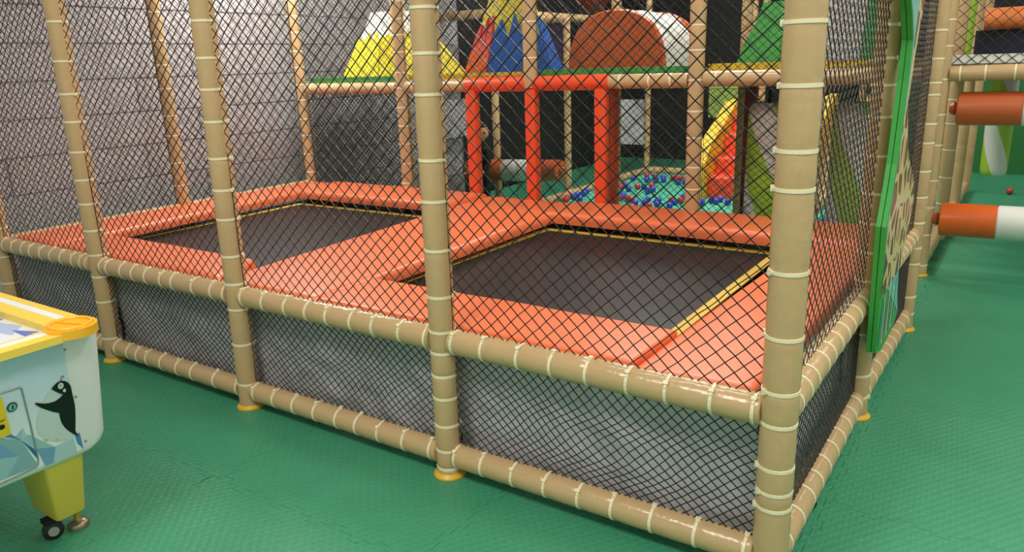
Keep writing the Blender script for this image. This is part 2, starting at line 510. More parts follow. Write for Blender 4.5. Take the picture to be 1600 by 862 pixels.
# nets
for k in range(4):
    xr = fx(k, 1.2) - .047; xl = fx(k + 1, 1.2) + .047
    net('safety_net', ENC, (xl, 0, ZM + .04), (1, 0, 0), (0, 0, 1), xr - xl, H - .1 - ZM - .04, .058, .053, .0021, .006, 4, 0, True, .3 + k)
    xr = fx(k, .3) - .047; xl = fx(k + 1, .3) + .047
    net('safety_net', ENC, (xl, 0.004, ZB + .04), (1, 0, 0), (0, 0, 1), xr - xl, ZM - ZB - .08, .040, .034, .0020, .020, 4, -.012, True, .7 + 1.7 * k)
net('safety_net', ENC, (0, .05, ZM + .04), (0, 1, 0), (0, 0, 1), 1.19, H - .1 - ZM - .04, .058, .053, .0021, .006, 4, 0, True, 2.2)
net('safety_net', ENC, (0, 1.34, ZM + .04), (.02, 1.2, 0), (0, 0, 1), 1.19, H - .1 - ZM - .04, .05, .05, .0023, .006, 4, 0, True, 3.2)
net('safety_net', ENC, (0, .05, ZB + .04), (0, 1, 0), (0, 0, 1), 1.19, ZM - ZB - .08, .040, .034, .0020, .012, 4, 0.01, True, 5.2)
net('safety_net', ENC, (0, 1.34, ZB + .04), (.02, 1.2, 0), (0, 0, 1), 1.19, ZM - ZB - .08, .040, .034, .0020, .01, 4, 0, True, 4.2)
net('safety_net', ENC, (-4.745, .05, ZM + .02), (-.03, 1.2, 0), (0, 0, 1), 1.18, H - .1 - ZM, .058, .053, .0021, .01, 3, 0, True, 6.2)
net('safety_net', ENC, (-4.775, 1.33, ZM + .02), (-.03, 1.2, 0), (0, 0, 1), 1.18, H - .1 - ZM, .058, .053, .0021, .01, 3, 0, True, 7.2)
RX = [-4.765, -3.637, -2.432, -1.234, .025]
for k in range(4):
    net('safety_net', ENC, (RX[k] + .05, 2.555, 1.44), (1, 0, 0), (0, 0, 1), RX[k + 1] - RX[k] - .1, H - .1 - 1.44, .055, .05, .0019, .01, 3, 0, True, 8.2 + k)
net('safety_net', ENC, (RX[0] + .05, 2.555, .56), (1, 0, 0), (0, 0, 1), 1.03, .78, .05, .045, .0019, .02, 3, 0, True, 12.2)
net('safety_net', ENC, (RX[0] + .05, 2.60, .56), (1, 0, 0), (0, 0, 1), 1.03, .78, .04, .035, .0019, .02, 3, 0.03, True, 13.2)
net('safety_net', ENC, (RX[1] + .05, 2.555, .56), (1, 0, 0), (0, 0, 1), .58, .78, .05, .045, .0019, .01, 3, 0, True, 14.2)
net('safety_net', ENC, (-1.83, 2.555, .56), (1, 0, 0), (0, 0, 1), .54, .78, .05, .045, .0019, .01, 3, 0, True, 15.2)
net('safety_net', ENC, (RX[3] + .05, 2.555, .56), (1, 0, 0), (0, 0, 1), 1.16, .78, .05, .045, .0019, .01, 3, 0, True, 16.2)

# ------------------------------------------------------------------ trampolines
TR = thing('trampoline', 'twin trampoline with two black jumping mats framed by coral orange pads', 'trampoline', (-2.4, 1.3, 0))
PT = 0.585
def pad(quad, top=PT, th=0.06, rnd=0.03, puff=0.008, seed=0, tilt=0, m=PADO, parent=TR, name='pad'):
    """quad: four (x,y) corners ccw; soft-edged upholstered slab"""
    q = [Vector((x, y, 0)) for x, y in quad]
    lu = ((q[1] - q[0]).length + (q[2] - q[3]).length) / 2; lv = ((q[3] - q[0]).length + (q[2] - q[1]).length) / 2
    def params(L):
        e_ = [0, .15, .5, 1.0, 1.6]
        a = [x * rnd / L for x in e_]
        n = max(4, int(L / .07))
        mid = [a[-1] + (1 - 2 * a[-1]) * i / n for i in range(1, n)]
        return a + mid + [1 - x for x in reversed(a)]
    us, vs = params(lu), params(lv)
    def drop(d):
        if d >= rnd: return 0
        return rnd - math.sqrt(max(0, rnd * rnd - (rnd - d) ** 2))
    def fn(u, v):
        p = (q[0] * (1 - u) + q[1] * u) * (1 - v) + (q[3] * (1 - u) + q[2] * u) * v
        du = min(u, 1 - u) * lu; dv = min(v, 1 - v) * lv
        z = top - max(drop(du), drop(dv)) + puff * math.sin(PI * u) ** .5 * math.sin(PI * v) ** .5 if 0 < u < 1 and 0 < v < 1 else top - max(drop(du), drop(dv))
        z += .004 * noise.noise((p.x * 3 + seed, p.y * 3, seed)) - tilt * (1 - u)
        return (p.x, p.y, z)
    mb = MB().grid(fn, 0, 0, us, vs)
    w = len(us); h = len(vs)
    ring = [i for i in range(w)] + [j * w + w - 1 for j in range(1, h)] + [(h - 1) * w + i for i in range(w - 2, -1, -1)] + [j * w for j in range(h - 2, 0, -1)]
    o = len(mb.v)
    for i in ring:
        x, y, z = mb.v[i]
        mb.v.append((x, y, top - th - (tilt if tilt else 0)))
    n = len(ring)
    for i in range(n):
        mb.f.append((ring[i], o + i, o + (i + 1) % n, ring[(i + 1) % n]))
    mb.f.append(tuple(range(o, o + n)))
    return mb.build(name, m, parent, True)
pad([(-4.72, .06), (-4.22, .06), (-4.41, 2.53), (-4.76, 2.53)], seed=1)                       # along the wall
pad([(-4.40, 2.03), (-2.84, 2.03), (-2.84, 2.54), (-4.45, 2.54)], top=PT + .012, seed=2)       # behind left mat
pad([(-4.215, .06), (-2.64, .06), (-2.80, .40), (-4.245, .40)], seed=3)                        # before left mat
pad([(-2.635, .06), (-1.97, .06), (-2.02, 2.53), (-2.83, 2.53)], top=PT - .004, seed=4, puff=.012)   # between the mats
pad([(-2.055, 2.07), (-.07, 2.03), (-.07, 2.53), (-2.055, 2.53)], top=PT + .012, th=.066, seed=5)
pad([(-1.96, .06), (-.483, .06), (-.475, .42), (-1.965, .42)], seed=6, rnd=.014, th=.06)
pad([(-.478, .06), (-.09, .06), (-.07, 2.025), (-.43, 2.04)], seed=7, rnd=.014, tilt=.016, th=.06)
# jumping mats with yellow webbing border
def jump_mat(x0, x1, y0, y1, z):
    o = MB().grid(lambda u, v: (x0 + (x1 - x0) * u, y0 + (y1 - y0) * v, z - .012 * math.sin(PI * u) * math.sin(PI * v)), 16, 16).build('jump_mat', JUMP, TR, True)
    w = .05
    b = MB()
    for a, c in (((x0, y0), (x1, y0 + w)), ((x0, y1 - w), (x1, y1)), ((x0, y0 + w), (x0 + w, y1 - w)), ((x1 - w, y0 + w), (x1, y1 - w))):
        b.box((a[0], a[1], z + .001), (c[0], c[1], z + .007))
    b.build('webbing_border', WEB, o)
    return o
jump_mat(-2.06, -.545, .30, 2.095, .484)
jump_mat(-4.37, -2.70, .30, 2.07, .484)
MB().box((-4.74, .13, .05), (-.13, 2.5, .43)).build('base_frame', BLACK, TR)
MB().box((-4.72, .105, .03), (-.11, .115, .5)).build('skirt_backing', mat('dark_grey_cloth', (74, 78, 80), .6), TR)
# grey vinyl skirts hung behind the lower netting
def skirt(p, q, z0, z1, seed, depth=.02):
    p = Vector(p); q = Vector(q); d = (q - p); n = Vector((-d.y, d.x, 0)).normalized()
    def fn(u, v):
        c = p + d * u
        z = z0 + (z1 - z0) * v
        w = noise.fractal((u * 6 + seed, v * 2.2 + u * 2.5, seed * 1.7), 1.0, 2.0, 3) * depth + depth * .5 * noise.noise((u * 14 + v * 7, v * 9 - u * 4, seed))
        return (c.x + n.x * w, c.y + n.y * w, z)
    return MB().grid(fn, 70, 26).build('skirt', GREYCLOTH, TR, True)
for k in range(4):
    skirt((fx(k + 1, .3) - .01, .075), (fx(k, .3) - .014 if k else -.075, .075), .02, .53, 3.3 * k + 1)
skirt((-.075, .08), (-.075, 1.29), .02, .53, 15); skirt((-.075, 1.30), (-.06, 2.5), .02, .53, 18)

# orange portal into the play structure behind the trampolines
PO = thing('padded_doorway', 'bright orange padded double doorway between trampolines and play structure', 'doorway', (-2.42, 2.56, .5))
def sqpost(x, y, z0, z1, w, m, parent, name='post', rot=0):
    out = []
    n = 20
    def ring(z, s):
        r = []
        for k in range(n):
            th = 2 * PI * k / n
            c, s_ = math.cos(th), math.sin(th)
            e_ = .5
            r.append((x + s * w / 2 * math.copysign(abs(c) ** e_, c), y + s * w / 2 * math.copysign(abs(s_) ** e_, s_), z))
        return r
    mb = MB()
    zs = [z0] + [z0 + (z1 - z0) * i / 8 for i in range(1, 8)] + [z1]
    for i, z in enumerate(zs):
        mb.v += ring(z, 1 + random.uniform(-.015, .015))
    for i in range(len(zs) - 1):
        for k in range(n):
            k2 = (k + 1) % n
            mb.f.append((i * n + k, i * n + k2, (i + 1) * n + k2, (i + 1) * n + k))
    mb.f.append(tuple((len(zs) - 1) * n + k for k in range(n))); mb.f.append(tuple(range(n - 1, -1, -1)))
    return mb.build(name, m, parent, True)
sqpost(-2.955, 2.56, .44, 1.35, .088, PORTAL, PO); sqpost(-2.435, 2.56, .44, 1.35, .088, PORTAL, PO); sqpost(-1.885, 2.56, .44, 1.35, .092, PORTAL, PO)
padded_pipe('header', PO, (-3.0, 2.56, 1.385), (-1.82, 2.56, 1.392), [.25, .62, .95], r=.052, m=PORTAL, tie_objs=False, pinch=.98)
sqpost(-1.955, 2.84, .0, 1.33, .088, PORTAL, PO)

# ------------------------------------------------------------------ two-storey play structure behind
PS = thing('play_structure', 'two storey beige pipe play structure with decks behind the trampolines', 'play structure', (-2.4, 3.8, 0))
def xbeam(x0, x1, y, z, parent=PS, r=.046, step=.2, tie=True, m=BEIGE, dz=0):
    return padded_pipe('beam', parent, (x0, y, z), (x1, y, z + dz), even_ties(x1 - x0, step), r=r, tie_objs=tie, m=m)
xbeam(-4.72, -3.685, 2.56, 1.372, step=.25); xbeam(-3.585, -3.0, 2.56, 1.38, step=.25)
xbeam(-1.82, -1.285, 2.545, 1.393, step=.17); xbeam(-1.185, -.02, 2.54, 1.40, step=.42)
def slab(name, a, b, m, parent=PS):
    return MB().box(a, b).build(name, m, parent)
slab('deck_edge_pad', (-4.70, 2.58, 1.42), (-3.70, 2.66, 1.462), DECKG)
slab('deck_edge_pad', (-3.58, 2.58, 1.42), (-2.49, 2.66, 1.468), DECKY)
slab('deck_edge_pad', (-2.38, 2.58, 1.43), (-1.29, 2.66, 1.478), DECKG)
slab('deck_edge_pad', (-1.18, 2.58, 1.43), (.0, 2.66, 1.486), DECKY)
slab('deck', (-4.75, 2.66, 1.36), (-.13, 3.88, 1.43), DARKDECK)
# posts further in
for (x, y, h) in ((-4.40, 4.9, 2.6), (-3.90, 5.6, 2.0), (-3.87, 7.72, 2.6), (-2.5, 7.78, 2.6), (-1.2, 7.78, 2.6), (-4.75, 3.86, 2.6), (-2.43, 3.86, 2.6), (-1.36, 3.86, 2.6), (-1.1, 5.2, 2.6), (-2.25, 7.4, 2.6)):
    padded_pipe('post', PS, (x, y, 0), (x, y, h), even_ties(h, .22), r=.041, tie_objs=False, seg=14, base=False)
xbeam(-5.05, -4.44, 5.6, 2.08, tie=False); xbeam(-4.36, -3.94, 5.6, 1.99, tie=False)
xbeam(-3.83, -1.2, 7.75, 1.36, tie=False)
padded_pipe('beam', PS, (-4.4, 4.94, 2.05), (-4.4, 7.7, 2.05), [], tie_objs=False)
padded_pipe('beam', PS, (-5.05, 4.9, 2.05), (-4.44, 4.9, 2.05), [], tie_objs=False)
padded_pipe('beam', PS, (-3.86, 3.9, 1.36), (-3.86, 7.7, 1.36), [], tie_objs=False)
# ball pit kerb
padded_pipe('kerb', PS, (-3.87, 3.9, .05), (-3.87, 7.68, .05), even_ties(3.7, .25), r=.05, tie_objs=False)
padded_pipe('kerb', PS, (-3.83, 7.76, .05), (-.2, 7.82, .05), even_ties(3.6, .25), r=.05, tie_objs=False)
net('safety_net', PS, (-3.45, 3.86, .1), (1, 0, 0), (0, 0, 1), 1.0, 1.22, .05, .045, .0019, .01, 3, 0, True, 17.2)
net('safety_net', PS, (-3.85, 7.8, .1), (1, 0, 0), (0, 0, 1), 2.6, 1.22, .05, .045, .0019, .01, 3, 0, False, 18.2)

MB().box((-4.17, 5.62, 1.43), (-3.97, 5.66, 1.93)).build('navy_panel', mat('purple_vinyl', (54, 40, 84), .5), PS)
MB().box((-3.3, 8.5, .72), (-2.75, 8.56, 1.2)).build('lime_panel', mat('pale_lime_vinyl', (176, 200, 104), .5, .25, 14), PS)
for (y_, z_, h_) in ((2.62, .1, 1.24), (3.9, .1, 1.24), (2.62, 1.44, 1.0), (3.9, 1.44, 1.0)):
    net('safety_net', PS, (-4.83, y_, z_), (0, 1, 0), (0, 0, 1), 1.2, h_, .045, .04, .0022, .015, 3, 0, True, 30 + y_ + z_)
pit = MB().box((-3.82, 2.95, .002), (-.25, 7.71, .02)).build('pit_mat', TEALMAT)
tag(pit, 'teal mat on the floor of the ball pit', 'floor mat')

# balls
ball_me = {}
for nme, c in (('blue', (52, 78, 200)), ('red', (206, 62, 66))):
    mb = MB(); seg = 12; rings = 8; vs = []; r = .036
    for i in range(rings + 1):
        ph = PI * i / rings
        for k in range(seg):
            vs.append((r * math.sin(ph) * math.cos(2 * PI * k / seg), r * math.sin(ph) * math.sin(2 * PI * k / seg), r * math.cos(ph)))
    fs = [(i * seg + k, (i + 1) * seg + k, (i + 1) * seg + (k + 1) % seg, i * seg + (k + 1) % seg) for i in range(rings) for k in range(seg)]
    mb.add(vs, fs)
    ball_me[nme] = mb.mesh('pit_ball', mat(nme + '_ball_plastic', c, .3, 0), True)
BALLS = []
rng = random.Random(3)
clusters = [(-3.75, 5.3, .12, 5), (-3.72, 5.75, .10, 3), (-3.5, 5.75, .18, 9), (-3.62, 6.35, .15, 5), (-3.25, 5.55, .14, 7), (-3.3, 6.3, .12, 6), (-2.85, 5.35, .14, 7), (-2.6, 5.55, .14, 6),
            (-3.55, 7.1, .16, 7), (-3.2, 7.15, .16, 8), (-2.9, 7.2, .14, 9), (-2.6, 7.1, .12, 6), (-2.7, 4.9, .12, 5), (-2.45, 5.95, .10, 4), (-2.2, 5.9, .14, 6), (-1.6, 6.3, .2, 6), (-1.05, 6.0, .16, 8), (-1.3, 5.4, .1, 3), (-.9, 5.2, .1, 3), (-3.0, 4.6, .1, 2)]
CLN = ['in the heap behind the orange doorway post', 'along the beige kerb of the pit', 'in the middle of the pit', 'by the far kerb corner', 'at the foot of the red steps', 'near the slide seen through the side net']
def put_ball(x, y, col, where, z=.02 + .036):
    for (bx, by) in BALLS:
        if (bx - x) ** 2 + (by - y) ** 2 < .0735 ** 2: return False
    if x < -3.775 or y > 7.66: return False
    if -2.61 < x < -1.8 and 5.95 < y < 7.5: return False
    if -1.47 < x < -.87 and 5.8 < y < 7.3: return False
    for (qx, qy) in ((-3.9, 5.6), (-3.87, 7.72), (-2.5, 7.78), (-2.25, 7.4), (-1.1, 5.2), (-1.2, 7.78)):
        if (qx - x) ** 2 + (qy - y) ** 2 < .085 ** 2: return False
    BALLS.append((x, y))
    o = link('pit_ball', ball_me[col], None, (x, y, z))
    tag(o, col + ' plastic ball on the teal mat ' + where, 'ball', col + ' balls ' + where)
    return True
for (cx, cy, sp, n) in clusters:
    k = 0; tries = 0
    if cx < -3.7: w = 0
    elif cy > 6.9: w = 3
    elif cx < -3.4: w = 1
    elif cx < -2.5: w = 2
    elif cx < -2.0: w = 4
    else: w = 5
    while k < n and tries < 300:
        tries += 1
        if put_ball(cx + rng.gauss(0, sp * .7), cy + rng.gauss(0, sp * .9), 'blue' if rng.random() < .6 else 'red', CLN[w]): k += 1

# foam mountains on the deck
def zig_frustum(name, label, quad_b, quad_t, z0, z1, cols, teeth, zz, parent_loc):
    """four-sided foam peak; every face: lower colour panel with a zigzag upper edge over an upper colour"""
    t = thing(name, label, 'foam mountain', parent_loc)
    lo = [Vector((x, y, z0)) for x, y in quad_b]; hi = [Vector((x, y, z1)) for x, y in quad_t]
    MB().hexa([tuple(p) for p in lo], [tuple(p) for p in hi]).build('peak', cols[0], t)
    for i in range(4):
        a, b, c, d = lo[i], lo[(i + 1) % 4], hi[(i + 1) % 4], hi[i]
        n = (b - a).cross(d - a).normalized() * .02
        poly = []
        T = teeth
        pts = [(0, 0), (1, 0)]
        for k in range(T * 2 + 1):
            u = 1 - k / (T * 2)
            v = zz[1] if k % 2 == 1 else zz[0]
            v += .05 * math.sin(k * 2.3 + i)
            pts.append((u, v))
        P = [(a * (1 - u) + b * u) * (1 - v) + (d * (1 - u) + c * u) * v for u, v in pts]
        front = [p + n for p in P]
        MB().hexa([tuple(p) for p in P], [tuple(p) for p in front]).build('face_panel', cols[1 + i % (len(cols) - 1)], t)
    return t
zig_frustum('foam_mountain', 'yellow foam mountain with white snow cap on the upper deck', [(-4.50, 2.78), (-4.05, 2.74), (-3.55, 3.3), (-4.1, 3.5)],
            [(-4.28, 2.95), (-4.13, 2.93), (-3.95, 3.1), (-4.1, 3.15)], 1.431, 1.98, [WHITE, STRYEL], 3, (.55, .66), (-4.1, 3.1, 1.43))
zig_frustum('foam_mountain', 'red and blue foam mountain with jagged yellow top on the upper deck', [(-3.42, 3.1), (-2.97, 2.78), (-2.445, 2.85), (-2.7, 3.45)],
            [(-3.04, 3.0), (-2.88, 2.9), (-2.71, 2.92), (-2.8, 3.1)], 1.431, 2.10, [mat('peak_yellow', (214, 200, 60), .5), RED, BLUE, BLUE, RED], 3, (.42, .62), (-2.9, 3.05, 1.43))
zig_frustum('foam_mountain', 'green foam mountain beside the striped bags on the upper deck', [(-1.10, 2.86), (-.80, 2.76), (-.74, 3.0), (-1.0, 3.3)],
            [(-.98, 2.96), (-.86, 2.92), (-.80, 2.98), (-.92, 3.1)], 1.431, 1.84, [DECKG, DECKG], 3, (.5, .6), (-.9, 3.0, 1.43))
wpnl = thing('foam_mountain', 'pale grey foam mountain with green flank right of the green one on the upper deck', 'foam mountain', (-.4, 3.0, 1.43))
MB().hexa([(-.70, 2.86, 1.431), (-.38, 2.80, 1.431), (-.2, 3.3, 1.431), (-.66, 3.4, 1.431)], [(-.66, 2.95, 2.2), (-.34, 2.9, 2.2), (-.22, 3.2, 2.2), (-.6, 3.25, 2.2)]).build('pale_block', mat('pale_grey_vinyl', (206, 206, 210), .5), wpnl)
MB().hexa([(-.376, 2.795, 1.431), (-.17, 2.80, 1.431), (-.15, 3.3, 1.431), (-.196, 3.3, 1.431)], [(-.335, 2.895, 2.2), (-.24, 2.9, 2.2), (-.2, 3.2, 2.2), (-.215, 3.2, 2.2)]).build('green_flank', DECKG, wpnl)

# half-round tunnel hump on the deck
HU = thing('tunnel_hump', 'half round rust orange and white padded hump lying on the upper deck', 'tunnel', (-2.03, 3.2, 1.43))
def hump(y0, y1, m, name, cx=-2.03, a=.385, h=.44, cap0=False):
    mb = MB(); n = 26
    for y in (y0, (y0 + y1) / 2, y1):
        for k in range(n + 1):
            th = PI * k / n
            s_ = .97 if y in (y0, y1) else 1.0
            c, sn = math.cos(th), math.sin(th)
            mb.v.append((cx + a * s_ * math.copysign(abs(c) ** .85, c), y, 1.431 + h * s_ * sn ** .8 if sn > 1e-6 else 1.431))
    for r_ in range(2):
        for k in range(n):
            mb.f.append((r_ * (n + 1) + k, (r_ + 1) * (n + 1) + k, (r_ + 1) * (n + 1) + k + 1, r_ * (n + 1) + k + 1))
    mb.f.append(tuple(range(n + 1))); mb.f.append(tuple(2 * (n + 1) + k for k in range(n, -1, -1)))
    return mb.build(name, m, HU, True)
hump(3.02, 3.07, RUST, 'end_pad'); hump(3.07, 3.62, WHITE, 'middle_pad'); hump(3.62, 3.79, RUST, 'end_pad')

# lime and white bags hanging under the decks
def bag(x, y, ztop, zbot, r, label):
    t = thing('hanging_bag', label, 'punch bag', (x, y, zbot), 'striped hanging bags')
    o = link('bag_body', MB().sleeve((0, 0, 0), (0, 0, ztop - zbot), [(0, r * .8), (.02, r * .95), (.06, r), (.5, r * 1.03), (.94, r), (.98, r * .95), (1, r * .8)], 24).mesh('bag_body', STRIPE, True), t)
    o.location = (x, y, zbot)
    MB().tube([(x, y, ztop), (x, y, 1.37)], .012, 8).build('strap', BLACK, t)
    return t
bag(-.903, 2.95, 1.24, .1, .126, 'lime and white striped bag hanging behind the nearest corner post')
bag(-.40, 2.95, 1.24, .1, .118, 'lime and white striped bag hanging seen through the side net')
bag(.235, 6.4, 1.30, .38, .11, 'lime and white striped bag hanging beyond the padded rollers')
# maroon padded post under the deck
mp = sqpost(-1.075, 3.12, .021, 1.355, .075, MAROON, None, 'padded_post')
tag(mp, 'dark maroon padded post left of the striped bag under the deck', 'post')

# posters
po = MB().box((-5.094, 4.86, .72), (-5.088, 5.29, 1.15)).build('poster', mat('poster_paper', (222, 216, 224), .7, .02))
tag(po, 'blank white sheet on the grey wall left of the orange doorway', 'poster')
po = MB().box((-4.34, 7.84, .385), (-3.92, 7.852, 1.0)).build('poster', mat('poster_paper', (222, 216, 224), .7, .02))
tag(po, 'blank white sheet hung between two posts beyond the ball pit', 'poster')

# climbing stair in the pit
ST = thing('climbing_stair', 'red foam steps between curved yellow sides at the back of the ball pit', 'stairs', (-2.25, 6.6, .02))
steps = [(6.12, .26), (6.36, .44), (6.62, .68), (6.9, .88)]
for i, (y, z) in enumerate(steps):
    y2 = steps[i + 1][0] if i + 1 < len(steps) else 7.2
    pad([(-2.42, y), (-1.98, y), (-1.98, y2 + .02), (-2.42, y2 + .02)], top=z, th=z - .021, rnd=.03, puff=.01, m=mat('step_red_vinyl', (238, 84, 56), .35, .03), parent=ST, name='step')
def stringer(x0, x1, dy=0, name='side', parent=ST, zs=1.0):
    prof = [(6.02, .021), (6.0, .3), (6.03, .45), (6.15, .60), (6.35, .74), (6.6, .86), (6.85, 1.0), (7.0, 1.10), (7.25, 1.12), (7.25, .021)]
    return MB().hexa([(x0, y + dy, .021 + (z - .021) * zs) for y, z in prof], [(x1, y + dy, .021 + (z - .021) * zs) for y, z in prof]).build(name, DECKY, parent)
stringer(-2.56, -2.425, zs=.92); stringer(-1.975, -1.85, .1, zs=.5)
SL = thing('slide', 'yellow sided slide seen through the side net by the corner post', 'slide', (-1.1, 6.4, .02))
stringer(-1.42, -1.33, -.1, 'side', SL, .98); stringer(-1.0, -.92, -.1, 'side', SL, .98)
MB().hexa([(-1.33, 5.95, .021), (-1.33, 5.95, .10), (-1.33, 6.9, .85), (-1.33, 7.15, .9), (-1.33, 7.15, .021)], [(-1.0, 5.95, .021), (-1.0, 5.95, .10), (-1.0, 6.9, .85), (-1.0, 7.15, .9), (-1.0, 7.15, .021)]).build('chute', mat('tan_vinyl', (196, 166, 120), .4), SL)

# ------------------------------------------------------------------ padded rollers
def roller(p0, p1, r, cuts, mats, label, group='padded rollers'):
    p0 = Vector(p0); p1 = Vector(p1); d = (p1 - p0); L = d.length; d /= L
    t = thing('padded_roller', label, 'roller', (p0 + p1) / 2 - Vector((0, 0, r)), group)
    for (a, b), m in zip(zip(cuts[:-1], cuts[1:]), mats):
        pr = [(0, r * .93), (.02, r), (.98, r), (1, r * .93)] 
        MB().sleeve(p0 + d * L * a, p0 + d * L * b, pr, 28).build('roller_section', m, t, True)
    for s_, c in ((-1, p0), (1, p1)):
        MB().sleeve(c, c + d * s_ * .045, [(0, .03), (.4, .045), (.7, .04), (1, .03)], 14).build('end_knot', RUST, t, True)
    return t
roller((.045, 3.83, .41), (1.10, 3.83, .425), .112, (0, .31, .69, 1), (ROLLO, WHITE, ROLLO), 'lower orange and white padded roller across the opening at right')
roller((.062, 3.90, 1.145), (1.10, 3.90, 1.15), .108, (0, .35, .67, 1), (RUST, WHITE, RUST), 'upper rust orange and white padded roller under the deck at right')
roller((.06, 6.05, 1.02), (1.1, 6.05, 1.02), .1, (0, .31, .69, 1), (ROLLO, WHITE, ROLLO), 'distant orange and white roller behind the upper rust orange roller')
roller((-4.70, 4.75, .40), (-3.50, 4.75, .445), .115, (0, .42, .80, 1), (RUST, WHITE, RUST), 'rust and white padded roller seen through the orange doorway')

# ------------------------------------------------------------------ right-hand structure with rollers
RS = thing('play_structure', 'beige pipe play structure with raised netted deck at the right edge', 'play structure', (.6, 4.5, 0))
for (x, y, r) in ((-.05, 3.83, .052), (-.05, 5.1, .05), (-.05, 6.4, .05), (-.05, 7.7, .05), (1.2, 3.83, .05), (1.2, 5.1, .05), (1.2, 6.4, .05)):
    padded_pipe('post', RS, (x, y, 0), (x + .005, y, 2.6), even_ties(2.6, .2), r=r, base=(y < 4), tie_objs=(y < 5.2 and x < 0))
padded_pipe('beam', RS, (.0, 3.83, 1.372), (1.15, 3.83, 1.385), [.06, .20, .36, .52, .7, .9], r=.05)
for x in (-.05, 1.2):
    padded_pipe('beam', RS, (x, 3.88, 1.372), (x, 5.05, 1.372), [], tie_objs=False); padded_pipe('beam', RS, (x, 5.15, 1.372), (x, 6.35, 1.372), [], tie_objs=False)
    for a, b in ((3.88, 5.05), (5.15, 6.35), (6.45, 7.65)):
        if x < 0: padded_pipe('kerb', RS, (x, a, .08), (x, b, .08), even_ties(1.1, .13), r=.045, tie_objs=False)
slab('deck', (.0, 3.88, 1.36), (1.15, 6.4, 1.425), DARKDECK, RS)
slab('deck_edge_pad', (.0, 3.84, 1.425), (1.15, 3.93, 1.488), WHITE, RS)
net('safety_net', RS, (.0, 3.835, 1.43), (1, 0, 0), (0, 0, 1), 1.15, 1.0, .075, .07, .0028, .01, 4, 0, True, 21.2)
padded_pipe('beam', RS, (.085, 5.12, 1.74), (1.15, 5.12, 1.74), [], r=.082, m=mat('peach_orange_vinyl', (244, 140, 78), .4), tie_objs=False)
MB().box((.03, 5.2, 1.43), (1.15, 5.24, 1.66)).build('navy_panel', NAVY, RS)
padded_pipe('post', RS, (.0, 4.85, 1.43), (.02, 4.85, 2.6), [], r=.036, m=LIME, tie_objs=False)
padded_pipe('post', RS, (-.03, 4.45, 1.43), (-.03, 4.45, 2.6), even_ties(1.1, .2), r=.055, tie_objs=False)
rb = link('loose_ball', ball_me['red'], None, (.375, 7.69, .037)); tag(rb, 'single red ball on the green floor behind the lower roller', 'ball')

# maroon bag hanging above, far back
mbg = thing('hanging_bag', 'dark maroon rounded bag hanging above the rear deck', 'punch bag', (-3.26, 5.0, 1.97))
MB().sleeve((-3.26, 5.0, 1.97), (-3.26, 5.0, 2.5), [(0, .04), (.06, .10), (.2, .15), (.5, .16), (.8, .13), (1, .05)], 20).build('bag_body', MAROON, mbg, True)
MB().tube([(-3.26, 5.0, 2.5), (-3.26, 5.0, CEIL - .002)], .008, 6).build('rope', BLACK, mbg)

# ------------------------------------------------------------------ giraffe board on the side netting
def giraffe_material():
    m = bpy.data.materials.new('giraffe_print')
    m.use_nodes = True
    nt = m.node_tree; b = nt.nodes['Principled BSDF']
    geo = nt.nodes.new('ShaderNodeNewGeometry')
    mp = nt.nodes.new('ShaderNodeMapping'); mp.inputs['Scale'].default_value = (0, 11, 8.5)
    nt.links.new(geo.outputs['Position'], mp.inputs['Vector'])
    vo = nt.nodes.new('ShaderNodeTexVoronoi'); vo.feature = 'DISTANCE_TO_EDGE'; vo.inputs['Scale'].default_value = 1.0
    nt.links.new(mp.outputs['Vector'], vo.inputs['Vector'])
    gt = nt.nodes.new('ShaderNodeMath'); gt.operation = 'GREATER_THAN'; gt.inputs[1].default_value = .13
    nt.links.new(vo.outputs['Distance'], gt.inputs[0])
    vc = nt.nodes.new('ShaderNodeTexVoronoi'); vc.inputs['Scale'].default_value = 1.0
    nt.links.new(mp.outputs['Vector'], vc.inputs['Vector'])
    br = nt.nodes.new('ShaderNodeMix'); br.data_type = 'RGBA'
    br.inputs[6].default_value = (*lin((96, 70, 50)), 1); br.inputs[7].default_value = (*lin((150, 88, 62)), 1)
    sp = nt.nodes.new('ShaderNodeSeparateColor'); nt.links.new(vc.outputs['Color'], sp.inputs[0]); nt.links.new(sp.outputs[0], br.inputs[0])
    mx = nt.nodes.new('ShaderNodeMix'); mx.data_type = 'RGBA'
    mx.inputs[6].default_value = (*lin((216, 196, 146)), 1)
    nt.links.new(br.outputs[2], mx.inputs[7]); nt.links.new(gt.outputs[0], mx.inputs[0])
    nt.links.new(mx.outputs[2], b.inputs['Base Color']); b.inputs['Roughness'].default_value = .35
    return m
GB = thing('wall_board', 'tall green edged cutout board with giraffe print hung on the side netting', 'board', (.07, 1.3, .38))
NEAR = [(1.06, .385), (1.02, .7), (1.0, .9), (1.06, 1.02), (1.10, 1.12), (1.13, 1.26), (1.16, 1.42), (1.17, 1.56), (1.08, 1.65), (.97, 1.72), (.95, 2.0), (1.0, 2.15)]
FAR = [(1.35, 2.15), (1.42, 2.0), (1.36, 1.71), (1.26, 1.5), (1.21, 1.34), (1.33, 1.16), (1.5, 1.06), (1.66, .98), (1.73, .88), (1.63, .74), (1.48, .62), (1.52, .5), (1.60, .40), (1.5, .36), (1.2, .35)]
def board_layer(x0, x1, m, name, shrink=0):
    out = NEAR + FAR
    mb = MB().hexa([(x0, y, z) for y, z in out], [(x1, y, z) for y, z in out])
    return mb.build(name, m, GB)
BGREEN = mat('board_green_foam', (60, 168, 70), .4, .04)
board_layer(.056, .0725, BGREEN, 'foam_layer'); board_layer(.0755, .092, BGREEN, 'foam_layer'); 
